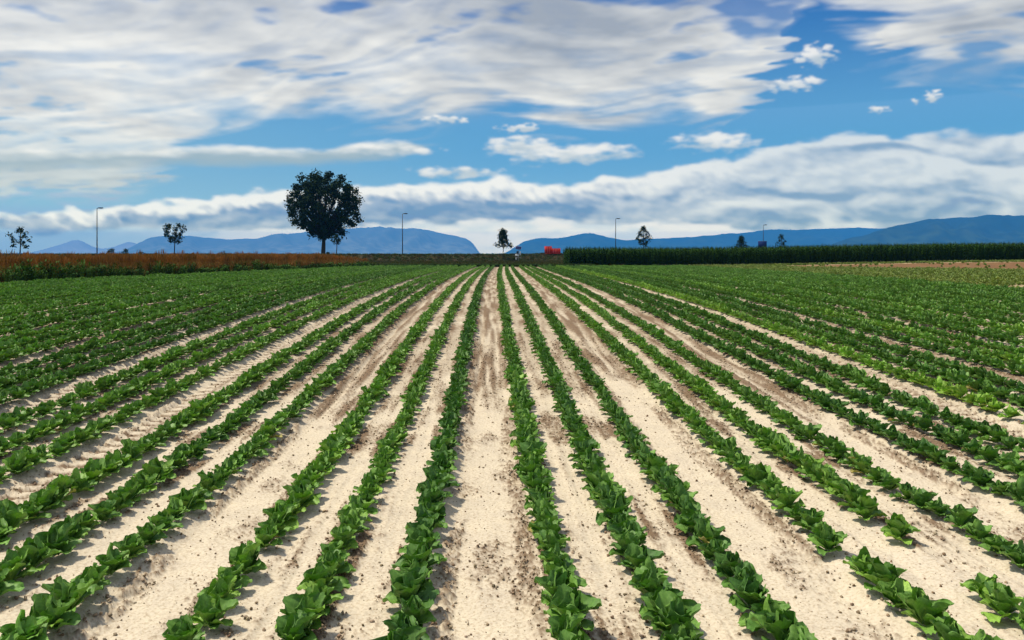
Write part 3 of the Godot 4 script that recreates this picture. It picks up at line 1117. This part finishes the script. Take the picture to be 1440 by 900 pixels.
func make_road() -> void:
	var st := begin()
	var out := Vector2(-0.447, 0.894)
	var prev := []
	for i in 161:
		var c := Vector2(-160.0 + i * 2.5, 145.0 + 0.5 * (-160.0 + i * 2.5))
		var now := []
		for r in [[1.0, -0.10], [1.0, 0.03], [7.0, 0.03], [7.0, -0.10]]:
			var p: Vector2 = c + out * r[0]
			now.append(Vector3(p.x, land(p.x, p.y) + r[1], -p.y))
		if i > 0:
			for k in 3:
				quad(st, prev[k], prev[k + 1], now[k + 1], now[k])
		prev = now
	var m := plain(Color(0.055, 0.055, 0.057), 0.9)
	var o := part("road", done(st), m, self)
	tag(o, "", "", "", "structure")

func make_lamps() -> void:
	var steel := plain(Color(0.07, 0.075, 0.085), 0.5, 0.4)
	var glass := plain(Color(0.30, 0.30, 0.29), 0.3)
	var spots := [[-62.6, 118.0, 8.2, "leftmost street lamp, rising behind the wheat"], [-18.9, 135.0, 8.45, "street lamp right of the large round tree, at the foot of the bank"], [20.4, 154.0, 7.9, "street lamp above the maize, left of a young leaning tree"], [60.4, 188.0, 7.6, "smallest street lamp, rising above the blue board"]]
	for s in spots:
		var g := ground_point(s[0], s[1])
		g.y = minf(g.y, 0.55)
		var top: float = [EYE + 65.0 * s[1] / 1100.0, EYE + 57.0 * s[1] / 1100.0, EYE + 50.0 * s[1] / 1100.0, EYE + 41.0 * s[1] / 1100.0][spots.find(s)] - g.y
		var o := thing("street_lamp", Vector3(s[0], g.y, -s[1]), s[3], "street lamp", "street lamps along the road")
		var st := begin()
		tube(st, Vector3(0, -0.2, 0), Vector3(0, 1.2, 0), 0.11, 0.10, 10)
		tube(st, Vector3(0, 1.2, 0), Vector3(0, top - 0.1, 0), 0.085, 0.05, 10)
		part("pole", done(st), steel, o)
		st = begin()
		tube(st, Vector3(0, top - 0.12, 0), Vector3(0.25, top - 0.03, 0), 0.04, 0.04, 8)
		part("arm", done(st), steel, o)
		st = begin()
		var a := Vector3(0.2, top - 0.12, -0.15)
		box(st, a, Vector3(0.85, top + 0.03, 0.15), Transform3D())
		var head := part("lamp_head", flat(st), steel, o)
		st = begin()
		box(st, Vector3(0.3, top - 0.135, -0.11), Vector3(0.78, top - 0.122, 0.11))
		part("lens", flat(st), glass, head)

func make_roadside_things() -> void:
	var grey := plain(Color(0.42, 0.43, 0.45), 0.45, 0.3)
	var white := plain(Color(0.72, 0.72, 0.70), 0.5)
	var black := plain(Color(0.02, 0.02, 0.022), 0.5)
	# solar panel on a post with a box of instruments
	var g := ground_point(1.05, 134.0)
	var o := thing("solar_post", g, "small post with tilted blue solar panel and white equipment boxes, left of the red crates", "solar post")
	var e := EYE - g.y
	var st := begin()
	tube(st, Vector3(0, -0.2, 0), Vector3(0, e + 1.05, 0), 0.05, 0.05, 10)
	part("post", done(st), grey, o)
	var lean := Transform3D(Basis(Vector3.RIGHT, -0.75) * Basis(Vector3.BACK, -0.22), Vector3(0.05, e + 1.05, 0.05))
	st = begin()
	box(st, Vector3(-0.5, -0.36, -0.03), Vector3(0.5, 0.36, -0.012), lean)
	var panel := part("solar_panel", flat(st), grey, o)
	var blue := plain(Color(0.012, 0.022, 0.09), 0.8)
	for i in 4:
		for j in 2:
			st = begin()
			box(st, Vector3(-0.47 + i * 0.236, -0.33 + j * 0.335, -0.0115), Vector3(-0.47 + i * 0.236 + 0.226, -0.33 + j * 0.335 + 0.325, 0.0), lean)
			part("cell", flat(st), blue, panel)
	st = begin()
	box(st, Vector3(-0.28, e + 0.10, 0.06), Vector3(0.10, e + 0.45, 0.26))
	part("equipment_box", flat(st), black, o)
	st = begin()
	box(st, Vector3(0.22, e - 0.25, 0.05), Vector3(0.46, e + 0.42, 0.2))
	part("side_plate", flat(st), white, o)
	st = begin()
	box(st, Vector3(-0.5, e - 0.38, 0.06), Vector3(0.14, e - 0.1, 0.24))
	part("lower_box", flat(st), white, o)
	st = begin()
	box(st, Vector3(-0.42, e - 1.05, 0.06), Vector3(-0.28, e - 0.62, 0.12))
	part("marker_plate", flat(st), white, o)
	st = begin()
	box(st, Vector3(-0.45, e - 0.7, -0.02), Vector3(0.5, e - 0.64, 0.055))
	part("bracket", flat(st), grey, o)
	st = begin()
	box(st, Vector3(-0.4, e + 0.02, -0.02), Vector3(0.5, e + 0.07, 0.055))
	part("bracket", flat(st), grey, o)
	# red slatted crates on the mound
	var red := plain(Color(0.50, 0.028, 0.018), 0.5)
	var pink := plain(Color(0.62, 0.10, 0.08), 0.5)
	var rows := [[6.75, 146.0, 1.05, 1.45, "tall red slatted crate on the grass mound, left of the pair"], [8.15, 147.2, 1.65, 1.05, "long low red slatted crate on the grass mound, right of the pair"]]
	for s in rows:
		g = ground_point(s[0], s[1])
		o = thing("slatted_crate", g, s[4], "crate", "red crates on the mound")
		o.rotation.y = 0.25
		var w: float = s[2]
		var h: float = s[3]
		st = begin()
		box(st, Vector3(-w / 2, 0.0, -0.6), Vector3(w / 2, 0.10, 0.6))
		part("base", flat(st), red, o)
		for x in [-1, 1]:
			for z in [-1, 1]:
				st = begin()
				box(st, Vector3(x * (w / 2 - 0.04) - 0.04, 0.102, z * 0.56 - 0.04), Vector3(x * (w / 2 - 0.04) + 0.04, h, z * 0.56 + 0.04))
				part("corner_post", flat(st), red, o)
		var n := int(w / 0.24)
		for i in n:
			var x := -w / 2 + 0.08 + (i + 0.5) * (w - 0.16) / n
			for z in [-0.57, 0.55]:
				st = begin()
				box(st, Vector3(x - 0.065, 0.102, z), Vector3(x + 0.065, h - 0.08 - 0.03 * (i % 2), z + 0.022))
				part("slat", flat(st), pink if i % 2 == 0 else red, o)
		for i in 4:
			for x in [-w / 2 + 0.005, w / 2 - 0.027]:
				st = begin()
				box(st, Vector3(x, 0.102, -0.5 + i * 0.26), Vector3(x + 0.022, h - 0.08, -0.30 + i * 0.26))
				part("slat", flat(st), red, o)
		for z in [-0.6, 0.575]:
			st = begin()
			box(st, Vector3(-w / 2, h - 0.075, z), Vector3(w / 2, h - 0.012, z + 0.024))
			part("top_rail", flat(st), pink, o)
	# blue board on posts beyond the maize
	g = ground_point(49.3, 154.0)
	o = thing("road_sign", g, "blue rectangular board on posts showing above the maize", "sign")
	e = EYE - g.y
	var navy := plain(Color(0.018, 0.035, 0.13), 0.8)
	st = begin()
	box(st, Vector3(-0.85, e + 1.0, -0.02), Vector3(0.85, e + 2.5, 0.02))
	part("board", flat(st), navy, o)
	for q in [[-0.88, 0.97, 0.88, 0.998], [-0.88, 2.502, 0.88, 2.53]]:
		st = begin()
		box(st, Vector3(q[0], e + q[1], -0.03), Vector3(q[2], e + q[3], 0.03))
		part("frame_rail", flat(st), grey, o)
	for x in [-0.6, 0.6]:
		st = begin()
		tube(st, Vector3(x, -0.2, -0.07), Vector3(x, e + 2.45, -0.07), 0.045, 0.045, 8)
		part("post", done(st), grey, o)

# ---------------------------------------------------------------- hills

func ridge(called: String, crest: Array, dist: float, forest: Color, meadow: Color, seed_: int) -> void:
	var n := noise(seed_, 1.0 / 900.0, 5)
	var fine := noise(seed_ + 1, 1.0 / 130.0, 3)
	var x0: float = crest[0].x
	var x1: float = crest[-1].x
	var cols := int((x1 - x0) / 45.0)
	var rows := 44
	var pos := PackedVector3Array()
	var col := PackedColorArray()
	for j in rows + 1:
		var s := j / float(rows)
		for i in cols + 1:
			var x := lerpf(x0, x1, i / float(cols))
			var top := along(crest, x) + fine.get_noise_1d(x * 3.0) * 6.0
			var deep := 1500.0
			var d := dist - deep + s * deep * 1.7
			var t := (d - (dist - deep)) / deep
			var shape := sstep(0.0, 1.0, t) if t < 1.0 else 1.0 - sstep(0.0, 0.9, t - 1.0)
			var spur := n.get_noise_2d(x * 1.6, d * 0.7) * 0.8 * sin(clampf(t, 0.0, 1.0) * PI)
			var h := -6.0 + (top + 6.0) * clampf(shape * (1.0 + spur), 0.0, 1.0)
			pos.append(Vector3(x * d / dist, h + EYE, -d))
			var g := clampf(0.5 + 2.4 * (fine.get_noise_2d(x, d) + 0.5 * n.get_noise_2d(x * 3.0, d * 3.0) - 0.12), 0.0, 1.0)
			col.append(forest.lerp(meadow, g * sstep(0.9, 0.3, t)))
	var st := begin()
	for k in pos.size():
		st.set_color(col[k])
		st.add_vertex(pos[k])
	for j in rows:
		for i in cols:
			var a := j * (cols + 1) + i
			for k in [a, a + cols + 1, a + 1, a + 1, a + cols + 1, a + cols + 2]:
				st.add_index(k)
	st.generate_normals()
	var o := part(called, st.commit(), tinted(0.95, 0.1), self)
	tag(o, "", "", "", "structure")

func make_hills() -> void:
	var forest := Color(0.014, 0.026, 0.018)
	var meadow := Color(0.042, 0.066, 0.032)
	ridge("hills_far", [Vector2(-11756, 67), Vector2(-8865, 116), Vector2(-6938, 10), Vector2(-6505, 19), Vector2(-6148, 116), Vector2(-5975, 173), Vector2(-5859, 183), Vector2(-5685, 96), Vector2(-5541, 67), Vector2(-5396, 96), Vector2(-5204, 164), Vector2(-5107, 145), Vector2(-4866, 67), Vector2(-4433, 10)], 10600.0, Color(0.34, 0.35, 0.34), Color(0.42, 0.43, 0.40), 71)  # pale rock tone, raised to imitate haze over the farthest ridge
	ridge("hills_left", [Vector2(-4923, -9), Vector2(-4707, 43), Vector2(-4491, 147), Vector2(-4344, 207), Vector2(-4215, 216), Vector2(-3930, 216), Vector2(-3740, 199), Vector2(-3411, 173), Vector2(-3239, 190), Vector2(-3109, 181), Vector2(-2893, 233), Vector2(-2720, 242), Vector2(-2332, 285), Vector2(-1814, 320), Vector2(-1598, 328), Vector2(-1425, 302), Vector2(-1166, 302), Vector2(-993, 285), Vector2(-820, 242), Vector2(-674, 216), Vector2(-544, 181), Vector2(-475, 130), Vector2(-415, 43), Vector2(-380, 0)], 9500.0, Color(0.12, 0.14, 0.12), Color(0.22, 0.24, 0.19), 73)  # base colour lightened so these hills look hazier
	ridge("hills_middle", [Vector2(-109, -7), Vector2(-44, 25), Vector2(44, 80), Vector2(131, 131), Vector2(189, 147), Vector2(335, 160), Vector2(444, 156), Vector2(531, 169), Vector2(647, 192), Vector2(735, 211), Vector2(815, 204), Vector2(887, 189), Vector2(1018, 160), Vector2(1149, 138), Vector2(1280, 145), Vector2(1549, 160), Vector2(1876, 175), Vector2(2116, 196), Vector2(2356, 211), Vector2(2524, 236), Vector2(2669, 247), Vector2(2909, 247), Vector2(3091, 255), Vector2(3345, 262), Vector2(3527, 269), Vector2(3709, 262), Vector2(4218, 240), Vector2(4945, 196)], 8000.0, forest, meadow, 75)
	ridge("hills_right", [Vector2(1818, -5), Vector2(2023, 55), Vector2(2145, 95), Vector2(2318, 136), Vector2(2432, 164), Vector2(2545, 191), Vector2(2659, 214), Vector2(2805, 232), Vector2(2941, 236), Vector2(3068, 232), Vector2(3168, 241), Vector2(3273, 241), Vector2(4000, 255), Vector2(5364, 214), Vector2(7182, 123)], 5000.0, forest, meadow, 77)

func _ready() -> void:
	rng.seed = 20240611
	set_up_view()
	nz_a = noise(1, 1.0, 3)
	nz_b = noise(2, 1.0, 3)
	nz_c = noise(3, 1.0, 4)
	nz_c.fractal_gain = 0.6
	nz_d = noise(4, 1.0, 3)
	make_profile()
	make_ground()
	print("ground")
	make_road()
	make_hills()
	make_trees()
	make_lamps()
	make_roadside_things()
	print("trees")
	make_maize()
	make_wheat()
	make_margins()
	make_cabbages()
	make_young_crop()
	make_crumbs()
